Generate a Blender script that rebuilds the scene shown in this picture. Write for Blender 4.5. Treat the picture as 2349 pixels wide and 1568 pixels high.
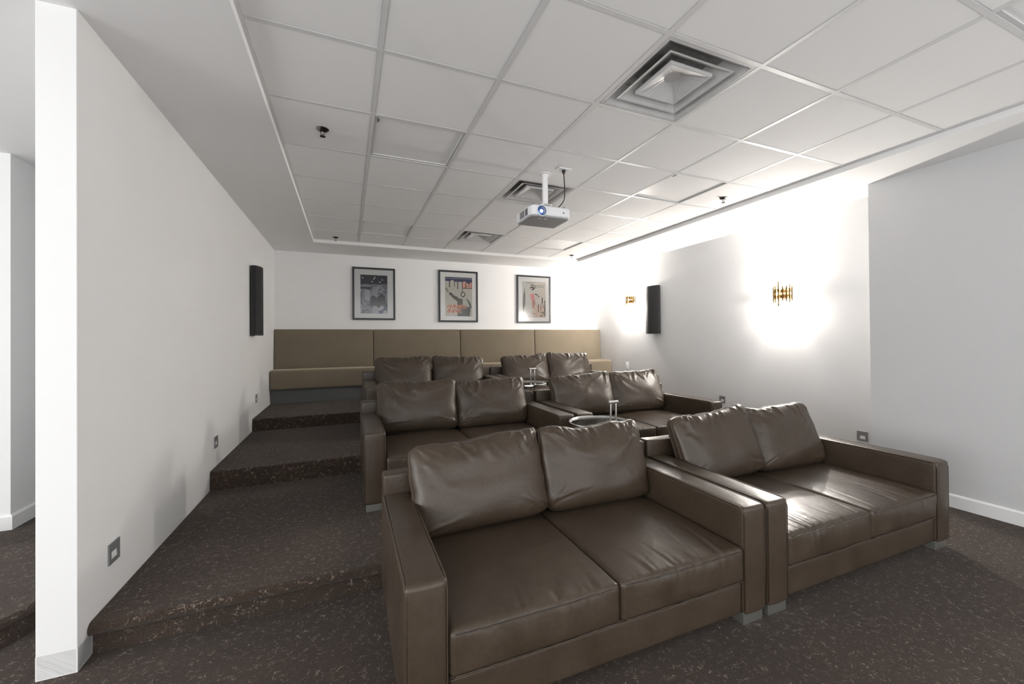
import bpy, bmesh, math, random
from mathutils import Vector, Matrix, Euler, noise

PI = math.pi
scene = bpy.context.scene
for o in list(bpy.data.objects):
    bpy.data.objects.remove(o)
COL = scene.collection

# ------------------------------------------------------------------ camera
CAM = Vector((0.4567, -2.0606, 1.326))
R_ = Vector((0.92314742, -0.38435612, -0.00831889))
U_ = Vector((0.00514599, -0.00928282, 0.99994367))
F_ = Vector((0.38441170, 0.92313823, 0.00659152))
cd = bpy.data.cameras.new('camera')
cd.sensor_width = 36.0
cd.lens = 936.15 / 2349.0 * 36.0
cd.shift_x = -12.93 / 2349.0
cd.shift_y = -14.21 / 2349.0
cd.clip_start = 0.05
cam = bpy.data.objects.new('camera', cd)
COL.objects.link(cam)
cam.matrix_world = Matrix(((R_.x, U_.x, -F_.x, CAM.x), (R_.y, U_.y, -F_.y, CAM.y),
                           (R_.z, U_.z, -F_.z, CAM.z), (0, 0, 0, 1)))
scene.camera = cam

# ------------------------------------------------------------------ world, lights, exposure
world = bpy.data.worlds.new('world'); scene.world = world
world.use_nodes = True
world.node_tree.nodes['Background'].inputs[0].default_value = (1.0, 1.0, 1.0, 1)
world.node_tree.nodes['Background'].inputs[1].default_value = 0.47


def area_light(name, loc, target, sx, sy, power, color=(1, 1, 1), spread=180):
    l = bpy.data.lights.new(name, 'AREA'); l.shape = 'RECTANGLE'
    l.size = sx; l.size_y = sy; l.energy = power; l.color = color
    l.spread = math.radians(spread)
    o = bpy.data.objects.new(name, l); COL.objects.link(o)
    o.location = loc
    o.rotation_euler = (Vector(target) - Vector(loc)).to_track_quat('-Z', 'Y').to_euler()
    return o


# daylight of the open lobby beside the room: it throws the wall end's shadow on the ceiling border
area_light('lobby_window_offscreen', (-4.7, -2.9, 1.35), (0.0, 0.6, 1.5), 2.2, 1.9, 20, (1, 1, 1))

vs = scene.view_settings
vs.view_transform = 'Standard'
vs.look = 'None'
vs.gamma = 1.0
vs.use_curve_mapping = False
vs.exposure = 2.2

# ------------------------------------------------------------------ materials
MATS = {}


def new_mat(name):
    m = bpy.data.materials.new(name); m.use_nodes = True
    nt = m.node_tree; nt.nodes.clear()
    out = nt.nodes.new('ShaderNodeOutputMaterial')
    b = nt.nodes.new('ShaderNodeBsdfPrincipled')
    nt.links.new(b.outputs[0], out.inputs[0])
    MATS[name] = m
    return m, nt, b, out


def rgba(c):
    return (c[0], c[1], c[2], 1.0)


def coords(nt, scale=(1, 1, 1), rot=(0, 0, 0), kind='Object'):
    t = nt.nodes.new('ShaderNodeTexCoord'); mp = nt.nodes.new('ShaderNodeMapping')
    mp.inputs['Scale'].default_value = scale; mp.inputs['Rotation'].default_value = rot
    nt.links.new(t.outputs[kind], mp.inputs[0])
    return mp.outputs[0]


def noise_node(nt, vec, scale, detail=4, rough=0.55, dist=0.0):
    n = nt.nodes.new('ShaderNodeTexNoise')
    n.inputs['Scale'].default_value = scale; n.inputs['Detail'].default_value = detail
    n.inputs['Roughness'].default_value = rough; n.inputs['Distortion'].default_value = dist
    nt.links.new(vec, n.inputs['Vector'])
    return n.outputs['Fac']


def ramp(nt, fac, stops):
    r = nt.nodes.new('ShaderNodeValToRGB')
    els = r.color_ramp.elements
    while len(els) < len(stops):
        els.new(0.5)
    for e, (p, c) in zip(els, stops):
        e.position = p; e.color = rgba(c) if len(c) == 3 else c
    nt.links.new(fac, r.inputs[0])
    return r.outputs[0]


def bump(nt, b, h, strength, dist=0.002, chain=None):
    n = nt.nodes.new('ShaderNodeBump')
    n.inputs['Strength'].default_value = strength; n.inputs['Distance'].default_value = dist
    nt.links.new(h, n.inputs['Height'])
    if chain is not None:
        nt.links.new(chain, n.inputs['Normal'])
    nt.links.new(n.outputs[0], b.inputs['Normal'])
    return n.outputs[0]


def mixc(nt, fac, a, b_, mode='MIX'):
    m = nt.nodes.new('ShaderNodeMix'); m.data_type = 'RGBA'; m.blend_type = mode
    if isinstance(fac, float):
        m.inputs[0].default_value = fac
    else:
        nt.links.new(fac, m.inputs[0])
    for v, s in ((a, 6), (b_, 7)):
        if isinstance(v, tuple):
            m.inputs[s].default_value = rgba(v)
        else:
            nt.links.new(v, m.inputs[s])
    return m.outputs[2]


def plain(name, col, rough=0.5, metal=0.0, spec=0.5, var=0.06, vs_=25.0, bmp=0.0, bs=200.0):
    m, nt, b, out = new_mat(name)
    v = coords(nt)
    f = noise_node(nt, v, vs_, 3)
    lo = tuple(c * (1 - var) for c in col); hi = tuple(min(1, c * (1 + var)) for c in col)
    nt.links.new(ramp(nt, f, [(0.3, lo), (0.7, hi)]), b.inputs['Base Color'])
    b.inputs['Roughness'].default_value = rough
    b.inputs['Metallic'].default_value = metal
    b.inputs['Specular IOR Level'].default_value = spec
    if bmp:
        bump(nt, b, noise_node(nt, v, bs, 3), bmp, 0.001)
    return m


plain('wall_white', (0.82, 0.82, 0.82), 0.75, spec=0.25, var=0.008, vs_=3, bmp=0.12, bs=220)
plain('wall_grey', (0.64, 0.645, 0.655), 0.75, spec=0.25, var=0.008, vs_=3, bmp=0.12, bs=220)
plain('soffit_white', (0.85, 0.85, 0.85), 0.7, spec=0.25, var=0.006, vs_=3, bmp=0.1, bs=220)
plain('tile_white', (0.86, 0.86, 0.86), 0.85, spec=0.2, var=0.02, vs_=300, bmp=0.25, bs=350)
plain('tee_white', (0.70, 0.70, 0.70), 0.42, spec=0.5, var=0.01)
plain('trim_white', (0.86, 0.86, 0.86), 0.4, spec=0.5, var=0.01)
plain('vent_paint', (0.60, 0.60, 0.60), 0.28, spec=0.7, var=0.08, vs_=9)
plain('vent_dark', (0.30, 0.295, 0.285), 0.6, var=0.2)
plain('panel_diffuser', (0.86, 0.86, 0.86), 0.4, spec=0.4, var=0.01)
plain('chrome', (0.82, 0.81, 0.79), 0.12, metal=1.0, var=0.02)
plain('dark_chrome', (0.22, 0.21, 0.20), 0.22, metal=1.0, var=0.05)
plain('leg_metal', (0.60, 0.62, 0.59), 0.30, metal=0.92, var=0.05, vs_=60)
plain('black_plastic', (0.012, 0.012, 0.013), 0.5, var=0.1)
plain('black_frame', (0.016, 0.017, 0.02), 0.35, var=0.15)
plain('mat_board', (0.90, 0.89, 0.87), 0.85, var=0.01)
plain('white_plastic', (0.86, 0.87, 0.89), 0.35, var=0.01)
plain('projector_base', (0.34, 0.34, 0.35), 0.5, var=0.05)
plain('vent_slot', (0.16, 0.16, 0.165), 0.6, var=0.1)
plain('plate_grey', (0.30, 0.31, 0.32), 0.38, metal=0.5, var=0.05)
plain('light_reflector', (0.80, 0.80, 0.80), 0.3, var=0.02)
plain('cable_black', (0.008, 0.008, 0.008), 0.5)
plain('brass', (0.15, 0.092, 0.03), 0.42, metal=1.0, var=0.15, vs_=40)
plain('under_black', (0.01, 0.009, 0.008), 0.8)

# speaker cloth
m, nt, b, out = new_mat('speaker_cloth')
v = coords(nt)
f = noise_node(nt, v, 420, 2)
nt.links.new(ramp(nt, f, [(0.35, (0.008, 0.008, 0.009)), (0.7, (0.03, 0.03, 0.031))]), b.inputs['Base Color'])
b.inputs['Roughness'].default_value = 0.85
bump(nt, b, f, 0.5, 0.001)

# leather
m, nt, b, out = new_mat('leather')
v = coords(nt)
f1 = noise_node(nt, v, 5.0, 5, 0.6)
f2 = noise_node(nt, v, 60.0, 4, 0.6)
c1 = ramp(nt, f1, [(0.3, (0.044, 0.030, 0.019)), (0.72, (0.071, 0.051, 0.035))])
c2 = mixc(nt, 0.35, c1, ramp(nt, f2, [(0.3, (0.040, 0.028, 0.019)), (0.7, (0.076, 0.056, 0.040))]))
nt.links.new(c2, b.inputs['Base Color'])
nt.links.new(ramp(nt, f1, [(0.3, (0.33,) * 3), (0.75, (0.46,) * 3)]), b.inputs['Roughness'])
b.inputs['Specular IOR Level'].default_value = 0.48
vor = nt.nodes.new('ShaderNodeTexVoronoi'); vor.inputs['Scale'].default_value = 420
nt.links.new(v, vor.inputs['Vector'])
k = bump(nt, b, vor.outputs['Distance'], 0.10, 0.0006)
f3 = noise_node(nt, v, 11.0, 4, 0.55, 0.6)
bump(nt, b, f3, 0.22, 0.010, k)

# bench velour
m, nt, b, out = new_mat('velour')
v = coords(nt)
f1 = noise_node(nt, v, 3.0, 4)
f2 = noise_node(nt, v, 260.0, 3)
c1 = ramp(nt, f1, [(0.3, (0.158, 0.130, 0.094)), (0.7, (0.188, 0.157, 0.116))])
c2 = mixc(nt, 0.45, c1, ramp(nt, f2, [(0.3, (0.114, 0.094, 0.067)), (0.7, (0.238, 0.201, 0.150))]))
nt.links.new(c2, b.inputs['Base Color'])
b.inputs['Roughness'].default_value = 0.9
b.inputs['Specular IOR Level'].default_value = 0.15
b.inputs['Sheen Weight'].default_value = 0.35
b.inputs['Sheen Roughness'].default_value = 0.4
b.inputs['Sheen Tint'].default_value = (0.9, 0.8, 0.62, 1)
bump(nt, b, f2, 0.35, 0.0015)
plain('bench_plinth', (0.115, 0.118, 0.115), 0.7, var=0.05, vs_=150)

# carpet: dark brown pile with paler curled flecks
m, nt, b, out = new_mat('carpet')
v = coords(nt)
fbig = noise_node(nt, v, 1.6, 4, 0.6)
ffine = noise_node(nt, v, 240.0, 3, 0.7)
base = ramp(nt, ffine, [(0.28, (0.020, 0.013, 0.009)), (0.52, (0.058, 0.042, 0.032)), (0.76, (0.115, 0.088, 0.070))])
tone = ramp(nt, fbig, [(0.3, (0.80, 0.80, 0.80)), (0.7, (1.15, 1.12, 1.10))])
base = mixc(nt, 1.0, base, tone, 'MULTIPLY')
# flecks = narrow level lines of a warped noise, broken up by a second noise
va = coords(nt, (1.0, 1.25, 1.0), (0, 0, 0.6))
fl = noise_node(nt, va, 26.0, 2, 0.5, 1.2)
line = ramp(nt, fl, [(0.470, (0, 0, 0)), (0.494, (1, 1, 1)), (0.506, (1, 1, 1)), (0.530, (0, 0, 0))])
brk = ramp(nt, noise_node(nt, v, 34.0, 2, 0.5), [(0.47, (0, 0, 0)), (0.60, (1, 1, 1))])
brk2 = ramp(nt, noise_node(nt, v, 150.0, 2, 0.6), [(0.38, (0.0, 0.0, 0.0)), (0.54, (1, 1, 1))])
mk = mixc(nt, 1.0, mixc(nt, 1.0, line, brk, 'MULTIPLY'), brk2, 'MULTIPLY')
nt.links.new(mixc(nt, mk, base, (0.31, 0.255, 0.215)), b.inputs['Base Color'])
b.inputs['Roughness'].default_value = 0.95
b.inputs['Specular IOR Level'].default_value = 0.08
b.inputs['Sheen Weight'].default_value = 0.12
b.inputs['Sheen Roughness'].default_value = 0.5
k = bump(nt, b, ffine, 0.8, 0.006)
bump(nt, b, line, 0.35, 0.004, k)

# printed sheets: colours of the print held per face
m, nt, b, out = new_mat('print_paper')
at = nt.nodes.new('ShaderNodeAttribute'); at.attribute_name = 'ink'
gr = ramp(nt, noise_node(nt, coords(nt), 300, 2), [(0.3, (0.94,) * 3), (0.7, (1.0,) * 3)])
nt.links.new(mixc(nt, 1.0, at.outputs['Color'], gr, 'MULTIPLY'), b.inputs['Base Color'])
b.inputs['Roughness'].default_value = 0.7

# clear panes
def glass_mat(name, tint, ior=1.45, rough=0.02):
    m = bpy.data.materials.new(name); m.use_nodes = True
    nt = m.node_tree; nt.nodes.clear()
    out = nt.nodes.new('ShaderNodeOutputMaterial')
    tr = nt.nodes.new('ShaderNodeBsdfTransparent'); tr.inputs[0].default_value = rgba(tint)
    gl = nt.nodes.new('ShaderNodeBsdfGlossy'); gl.inputs['Roughness'].default_value = rough
    fr = nt.nodes.new('ShaderNodeFresnel'); fr.inputs[0].default_value = ior
    # faint smears in the surface
    nn = noise_node(nt, coords(nt), 8, 2)
    mm = nt.nodes.new('ShaderNodeMath'); mm.operation = 'MULTIPLY_ADD'
    mm.inputs[1].default_value = 0.01; mm.inputs[2].default_value = rough
    nt.links.new(nn, mm.inputs[0]); nt.links.new(mm.outputs[0], gl.inputs['Roughness'])
    mx = nt.nodes.new('ShaderNodeMixShader')
    nt.links.new(fr.outputs[0], mx.inputs[0]); nt.links.new(tr.outputs[0], mx.inputs[1])
    nt.links.new(gl.outputs[0], mx.inputs[2]); nt.links.new(mx.outputs[0], out.inputs[0])
    MATS[name] = m
    return m


glass_mat('picture_glass', (0.98, 0.98, 0.98), 1.45, 0.11)
glass_mat('table_glass', (0.85, 0.86, 0.83), 1.6, 0.03)
glass_mat('crystal', (0.40, 0.30, 0.17), 1.8, 0.05)


def emit(name, col, s):
    m = bpy.data.materials.new(name); m.use_nodes = True
    nt = m.node_tree; nt.nodes.clear()
    out = nt.nodes.new('ShaderNodeOutputMaterial')
    e = nt.nodes.new('ShaderNodeEmission'); e.inputs[0].default_value = rgba(col); e.inputs[1].default_value = s
    lw = nt.nodes.new('ShaderNodeLayerWeight'); lw.inputs[0].default_value = 0.3
    nt.links.new(e.outputs[0], out.inputs[0])
    MATS[name] = m
    return m


emit('bulb_glow', (1.0, 0.86, 0.60), 60.0)
emit('lens_glow', (0.55, 0.75, 1.0), 4.0)
plain('lens_glass', (0.06, 0.13, 0.34), 0.10, spec=0.6, var=0.2)
plain('lens_ring', (0.05, 0.08, 0.17), 0.4, metal=0.2, var=0.1)

# ------------------------------------------------------------------ helpers


def M(name):
    return MATS[name]


def link(name, me, mat, parent=None, smooth=False, wn=False):
    o = bpy.data.objects.new(name, me)
    COL.objects.link(o)
    if mat:
        me.materials.clear(); me.materials.append(M(mat))
    if parent:
        o.parent = parent
    if smooth:
        for p in me.polygons:
            p.use_smooth = True
    if wn:
        w = o.modifiers.new('wn', 'WEIGHTED_NORMAL'); w.weight = 60
    return o


def bm_obj(name, bm, mat, parent=None, smooth=False, wn=False):
    me = bpy.data.meshes.new(name)
    bmesh.ops.recalc_face_normals(bm, faces=bm.faces)
    bm.to_mesh(me); bm.free()
    return link(name, me, mat, parent, smooth, wn)


def add_box(bm, lo, hi, bev=0.0, seg=2):
    c = [(a + b_) / 2 for a, b_ in zip(lo, hi)]
    s = [abs(b_ - a) for a, b_ in zip(lo, hi)]
    r = bmesh.ops.create_cube(bm, size=1.0, matrix=Matrix.Translation(c) @ Matrix.Diagonal((s[0], s[1], s[2], 1)))
    if bev > 0:
        vs_ = r['verts']; es = list({e for v_ in vs_ for e in v_.link_edges})
        bmesh.ops.bevel(bm, geom=es, offset=bev, segments=seg, profile=0.5, affect='EDGES')
    return r


def box(name, lo, hi, mat, parent=None, bev=0.0, seg=2):
    bm = bmesh.new(); add_box(bm, lo, hi, bev, seg)
    return bm_obj(name, bm, mat, parent, smooth=bev > 0, wn=bev > 0)


def boxes(name, lst, mat, parent=None, bev=0.0):
    bm = bmesh.new()
    for lo, hi in lst:
        add_box(bm, lo, hi, bev)
    return bm_obj(name, bm, mat, parent, smooth=bev > 0, wn=bev > 0)


def add_cyl(bm, p0, p1, r0, r1=None, seg=16, cap=True):
    p0 = Vector(p0); p1 = Vector(p1); d = p1 - p0
    r1 = r0 if r1 is None else r1
    q = d.to_track_quat('Z', 'Y').to_matrix().to_4x4()
    mt = Matrix.Translation((p0 + p1) / 2) @ q
    return bmesh.ops.create_cone(bm, cap_ends=cap, cap_tris=False, segments=seg, radius1=r0, radius2=r1, depth=d.length, matrix=mt)


def cyl(name, p0, p1, r0, mat, parent=None, r1=None, seg=20, smooth=True):
    bm = bmesh.new(); add_cyl(bm, p0, p1, r0, r1, seg)
    o = bm_obj(name, bm, mat, parent, smooth=smooth)
    if smooth:
        o.data.set_sharp_from_angle(angle=math.radians(40))
    return o


def lathe(name, prof, mat, parent=None, seg=32, center=(0, 0, 0)):
    """prof: list of (r, z), spun about z"""
    vs_ = []; fs = []
    n = len(prof)
    for i in range(seg):
        a = 2 * PI * i / seg
        for r, z in prof:
            vs_.append((center[0] + r * math.cos(a), center[1] + r * math.sin(a), center[2] + z))
    for i in range(seg):
        j = (i + 1) % seg
        for k in range(n - 1):
            fs.append((i * n + k, j * n + k, j * n + k + 1, i * n + k + 1))
    me = bpy.data.meshes.new(name); me.from_pydata(vs_, [], fs)
    bm = bmesh.new(); bm.from_mesh(me)
    bmesh.ops.remove_doubles(bm, verts=bm.verts, dist=1e-5)
    bmesh.ops.recalc_face_normals(bm, faces=bm.faces)
    bm.to_mesh(me); bm.free()
    o = link(name, me, mat, parent, smooth=True)
    me.set_sharp_from_angle(angle=math.radians(40))
    return o


def tube_mesh(name, pts, r, seg=8, closed=False):
    pts = [Vector(p) for p in pts]
    n = len(pts); vs_ = []; fs = []
    up = Vector((0.13, 0.21, 0.97)).normalized()
    for i, p in enumerate(pts):
        a = pts[(i - 1) % n] if (closed or i > 0) else pts[i]
        c = pts[(i + 1) % n] if (closed or i < n - 1) else pts[i]
        t = (c - a).normalized()
        s = t.cross(up)
        if s.length < 1e-4:
            s = t.cross(Vector((1, 0, 0)))
        s.normalize(); w = s.cross(t)
        for k in range(seg):
            an = 2 * PI * k / seg
            vs_.append(p + (s * math.cos(an) + w * math.sin(an)) * r)
    m_ = n if closed else n - 1
    for i in range(m_):
        j = (i + 1) % n
        for k in range(seg):
            l = (k + 1) % seg
            fs.append((i * seg + k, i * seg + l, j * seg + l, j * seg + k))
    if not closed:
        fs.append(tuple(range(seg))[::-1]); fs.append(tuple((n - 1) * seg + k for k in range(seg)))
    me = bpy.data.meshes.new(name); me.from_pydata([tuple(q) for q in vs_], [], fs)
    return me


def tube(name, pts, r, mat, parent=None, seg=8, closed=False):
    return link(name, tube_mesh(name, pts, r, seg, closed), mat, parent, smooth=True)


def thing(name, label, cat, loc=(0, 0, 0), rotz=0.0, group=None):
    o = bpy.data.objects.new(name, None); COL.objects.link(o)
    o.empty_display_size = 0.1
    o.location = loc; o.rotation_euler = (0, 0, rotz)
    o['label'] = label; o['category'] = cat
    if group:
        o['group'] = group
    return o


def structure(o):
    o['kind'] = 'structure'
    return o


def copy_tree(o, parent=None):
    c = o.copy(); COL.objects.link(c)
    if parent:
        c.parent = parent
    for ch in list(o.children):
        copy_tree(ch, c)
    return c


def lattice_axis(a, r, n, m=3):
    """positions from -a to a, m steps inside each rounded margin r, n steps between"""
    pos = []
    for i in range(m):
        pos.append(-a + r * i / m)
    for i in range(n + 1):
        pos.append((-a + r) + (2 * a - 2 * r) * i / n)
    for i in range(1, m + 1):
        pos.append(a - r + r * i / m)
    return pos


def soft_box_mesh(name, size, r, n, deform=None, m=3):
    """closed rounded box centred at the origin; deform(p, raw) moves each vertex"""
    ax = [lattice_axis(size[i] / 2, r, n[i], m) for i in range(3)]
    N = [len(a) for a in ax]
    idx = {}; vs_ = []; fs = []

    def vid(i, j, k):
        key = (i, j, k)
        if key not in idx:
            p = Vector((ax[0][i], ax[1][j], ax[2][k]))
            q = Vector([max(-size[t] / 2 + r, min(size[t] / 2 - r, p[t])) for t in range(3)])
            d = p - q
            if d.length > 1e-9:
                mx = max(abs(d.x), abs(d.y), abs(d.z))
                # push the raw cube point onto the round
                p2 = q + d.normalized() * mx
            else:
                p2 = p
            idx[key] = len(vs_)
            if deform:
                p2 = deform(Vector(p2), p)
            vs_.append(tuple(p2))
        return idx[key]
    for fixed in range(3):
        o1, o2 = [t for t in range(3) if t != fixed]
        for side in (0, N[fixed] - 1):
            for i in range(N[o1] - 1):
                for j in range(N[o2] - 1):
                    def mk(a_, b_):
                        l = [0, 0, 0]; l[fixed] = side; l[o1] = a_; l[o2] = b_
                        return vid(*l)
                    fs.append((mk(i, j), mk(i + 1, j), mk(i + 1, j + 1), mk(i, j + 1)))
    me = bpy.data.meshes.new(name); me.from_pydata(vs_, [], fs)
    bm = bmesh.new(); bm.from_mesh(me)
    bmesh.ops.recalc_face_normals(bm, faces=bm.faces)
    bm.to_mesh(me); bm.free()
    for p in me.polygons:
        p.use_smooth = True
    return me


# ------------------------------------------------------------------ room dimensions (metres)
XL, XLo = -0.553, -0.677          # left wall faces
YCOL = 0.147                       # free end of the left wall
XR1, XR2, YR = 4.759, 5.142, 0.092
YB = 4.972
ZC, ZS = 2.723, 2.678              # tile grid and drywall border
T1, T2, T3 = 0.145, 0.293, 0.432   # tiers
N1, N2, N3 = 0.21, 1.85, 3.40      # nosings
YF = -3.7                          # where the modelled room ends behind the camera

# ------------------------------------------------------------------ setting
floor = structure(box('floor', (-5.0, YF, -0.12), (5.3, 5.2, 0.0), 'carpet'))


def tier(name, y0, y1, z0, z1, nose, x0=XL + 0.001, x1=XR2 - 0.001):
    """carpeted tier: profile in y,z swept along x; nose = overhang of the bullnose"""
    prof = []
    r = 0.028 if nose > 0 else 0.016
    yn = y0; yr = y0 + nose
    prof.append((yr, z0))
    if nose > 0:
        prof.append((yr, z1 - 2 * r - 0.006))
        for i in range(9):
            a = -PI / 2 - PI * i / 8 * 1.0
            prof.append((yn + r + r * math.cos(a), z1 - r + r * math.sin(a) * 1.0))
    else:
        for i in range(6):
            a = PI - PI / 2 * i / 5
            prof.append((yn + r + r * math.cos(a), z1 - r + r * math.sin(a)))
    prof.append((y1, z1)); prof.append((y1, z0))
    n = 60
    vs_ = []; fs = []
    k = len(prof)
    for i in range(n + 1):
        x = x0 + (x1 - x0) * i / n
        for t, (y, z) in enumerate(prof):
            wob = 0.0
            if 1 <= t < k - 2:
                wob = 0.006 * noise.noise(Vector((x * 1.7, z0 * 7, 0.3)))
            vs_.append((x, y + wob, z + wob * 0.5))
    for i in range(n):
        for t in range(k):
            u_ = (t + 1) % k
            fs.append((i * k + t, i * k + u_, (i + 1) * k + u_, (i + 1) * k + t))
    fs.append(tuple(range(k))); fs.append(tuple(n * k + t for t in range(k))[::-1])
    me = bpy.data.meshes.new(name); me.from_pydata(vs_, [], fs)
    bm = bmesh.new(); bm.from_mesh(me); bmesh.ops.recalc_face_normals(bm, faces=bm.faces); bm.to_mesh(me); bm.free()
    o = link(name, me, 'carpet', None, smooth=True)
    me.set_sharp_from_angle(angle=math.radians(38))
    return structure(o)


tier('floor_tier', N1, 5.0, 0.0, T1, 0.04)
tier('floor_tier', N2, 5.0, T1, T2, 0.0)
tier('floor_tier', N3, 5.0, T2, T3, 0.0)

structure(box('wall_left', (XLo, YCOL, 0.0), (XL, 5.1, 2.80), 'wall_white', bev=0.003, seg=2))
structure(box('wall_back', (-1.9, YB, 0.0), (5.3, 5.12, 2.80), 'wall_white'))
structure(boxes('wall_right', [((XR2, YR - 0.05, 0.0), (5.30, 5.05, 2.80)), ((XR1, YF, 0.0), (5.30, YR, 2.80))], 'wall_grey'))
# lobby beyond the free end of the left wall
structure(boxes('wall_lobby', [((-5.0, 2.02, 0.0), (-1.765, 5.12, 2.80))], 'wall_white'))


def baseboard(name, pts, h=0.10, t=0.016):
    """pts: wall-face polyline in plan; board stands on the left-hand side of the travel direction"""
    bm = bmesh.new()
    n = len(pts)
    P = [Vector((p[0], p[1])) for p in pts]
    off = []
    for i in range(n):
        ns = []
        if i > 0:
            d = (P[i] - P[i - 1]).normalized(); ns.append(Vector((-d.y, d.x)))
        if i < n - 1:
            d = (P[i + 1] - P[i]).normalized(); ns.append(Vector((-d.y, d.x)))
        if len(ns) == 2:
            b_ = (ns[0] + ns[1]); b_ = b_ / max(0.3, b_.dot(ns[0]))
        else:
            b_ = ns[0]
        off.append(b_)
    prof = [(0.0, 0.0), (t, 0.0), (t, h - 0.012), (t * 0.55, h - 0.003), (t * 0.4, h), (0.0, h)]
    rows = []
    for i in range(n):
        rows.append([bm.verts.new((P[i].x + off[i].x * o_, P[i].y + off[i].y * o_, z)) for o_, z in prof])
    for i in range(n - 1):
        for k in range(len(prof)):
            l = (k + 1) % len(prof)
            bm.faces.new((rows[i][k], rows[i][l], rows[i + 1][l], rows[i + 1][k]))
    bm.faces.new(rows[0]); bm.faces.new(rows[-1][::-1])
    return structure(bm_obj(name, bm, 'trim_white'))


baseboard('baseboard_left', [(XL, N1 + 0.035), (XL, YCOL), (XLo, YCOL), (XLo, 4.9)][::-1], t=0.03, h=0.095)
baseboard('baseboard_right', [(XR1, YF + 0.02), (XR1, YR), (XR2 - 0.02, YR)], t=0.016)
baseboard('baseboard_lobby', [(-4.9, 2.02), (-1.765, 2.02), (-1.765, 4.9)][::-1], t=0.018, h=0.105)

# carpeted low step in the lobby, with a rounded corner, seen past the wall end
def lobby_step():
    path = [(-3.4, -0.9)]
    path += [(-0.99, 0.36), (-0.93, 0.42), (-0.885, 0.49), (-0.862, 0.57), (-0.85, 0.66), (-0.838, 0.80), (-0.83, 1.35)]
    path += [(-3.4, 1.35)]
    z = 0.13
    bm = bmesh.new()
    c = Vector((-2.2, 0.7))
    rings = []
    for inset, zz in ((0.02, 0.0), (0.02, z - 0.05), (0.0, z - 0.035), (0.0, z - 0.014), (0.014, z)):
        ring = []
        for p in path:
            d = (c - Vector(p)).normalized()
            q = Vector(p) + d * inset
            ring.append(bm.verts.new((q.x, q.y, zz)))
        rings.append(ring)
    for a, b_ in zip(rings, rings[1:]):
        for i in range(len(path)):
            j = (i + 1) % len(path)
            bm.faces.new((a[i], a[j], b_[j], b_[i]))
    bm.faces.new(rings[-1]); bm.faces.new(rings[0][::-1])
    return structure(bm_obj('floor_step', bm, 'carpet'))


lobby_step()

# ------------------------------------------------------------------ ceiling: drywall border, tees, tiles, diffusers, light panels
GX0, GX1, GY1 = 0.03, 4.245, 4.205
ceiling = structure(boxes('ceiling', [
    ((-5.0, YF, ZS), (GX0, 5.1, ZS + 0.14)),
    ((GX1, YF, ZS), (5.3, 5.1, ZS + 0.14)),
    ((GX0 - 0.001, GY1, ZS), (GX1 + 0.001, 5.1, ZS + 0.14)),
    ((GX0 - 0.001, YF, ZS + 0.13), (GX1 + 0.001, GY1 + 0.001, ZS + 0.16)),
], 'soffit_white'))

TILE = 0.61
cols = range(0, 7)
rows = range(-6, 7)


def cx0(i): return max(GX0 + 0.002, i * TILE)


def cx1(i): return min(GX1 - 0.002, (i + 1) * TILE)


def ry0(j): return j * TILE


def ry1(j): return min(GY1 - 0.002, (j + 1) * TILE)


VENTS = {(3, -1), (3, 2), (3, 5)}
PANELS = {(1, 1), (1, 5), (5, 1), (5, 5), (1, -3), (5, -3)}
TEE = 0.012           # half width of the flange
zt = ZC - 0.002       # underside of the flange
tile_cache = {}
for i in cols:
    for j in rows:
        if (i, j) in VENTS or (i, j) in PANELS:
            continue
        x0, x1, y0, y1 = cx0(i), cx1(i), ry0(j), ry1(j)
        key = (round(x1 - x0, 3), round(y1 - y0, 3))
        if key not in tile_cache:
            bm = bmesh.new()
            sx, sy = key
            g = 0.0035
            # lay-in board with a stepped, eased edge
            add_box(bm, (-sx / 2 + TEE + g - 0.004, -sy / 2 + TEE + g - 0.004, 0.0), (sx / 2 - TEE - g + 0.004, sy / 2 - TEE - g + 0.004, 0.010), 0.0025, 1)
            add_box(bm, (-sx / 2 + 0.003, -sy / 2 + 0.003, 0.008), (sx / 2 - 0.003, sy / 2 - 0.003, 0.018))
            me = bpy.data.meshes.new('ceiling_tile'); bm.to_mesh(me); bm.free()
            me.materials.append(M('tile_white'))
            tile_cache[key] = me
        o = bpy.data.objects.new('ceiling_tile', tile_cache[key]); COL.objects.link(o)
        o.parent = ceiling
        o.location = ((x0 + x1) / 2, (y0 + y1) / 2, ZC + 0.0005)
for i in range(1, 7):
    boxes('main_tee', [((i * TILE - TEE, YF, zt), (i * TILE + TEE, GY1, zt + 0.003)),
                       ((i * TILE - 0.004, YF, zt + 0.003), (i * TILE + 0.004, GY1, zt + 0.04))], 'tee_white', ceiling)
tee_cache = {}
for i in cols:
    for j in list(rows)[1:]:
        x0, x1 = cx0(i) + (TEE if i else 0), cx1(i) - (TEE if i < 6 else 0)
        w = round(x1 - x0, 4)
        if w not in tee_cache:
            bm = bmesh.new()
            add_box(bm, (-w / 2, -TEE, 0.0), (w / 2, TEE, 0.003)); add_box(bm, (-w / 2, -0.004, 0.003), (w / 2, 0.004, 0.035))
            me = bpy.data.meshes.new('cross_tee'); bm.to_mesh(me); bm.free(); me.materials.append(M('tee_white'))
            tee_cache[w] = me
        o = bpy.data.objects.new('cross_tee', tee_cache[w]); COL.objects.link(o); o.parent = ceiling
        o.location = ((x0 + x1) / 2, j * TILE, zt + 0.0002)
# wall angle around the opening
boxes('wall_angle', [((GX0, YF, zt), (GX0 + 0.022, GY1, zt + 0.003)), ((GX1 - 0.022, YF, zt), (GX1, GY1, zt + 0.003)),
                     ((GX0 + 0.022, GY1 - 0.022, zt), (GX1 - 0.022, GY1, zt + 0.003))], 'tee_white', ceiling)


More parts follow.
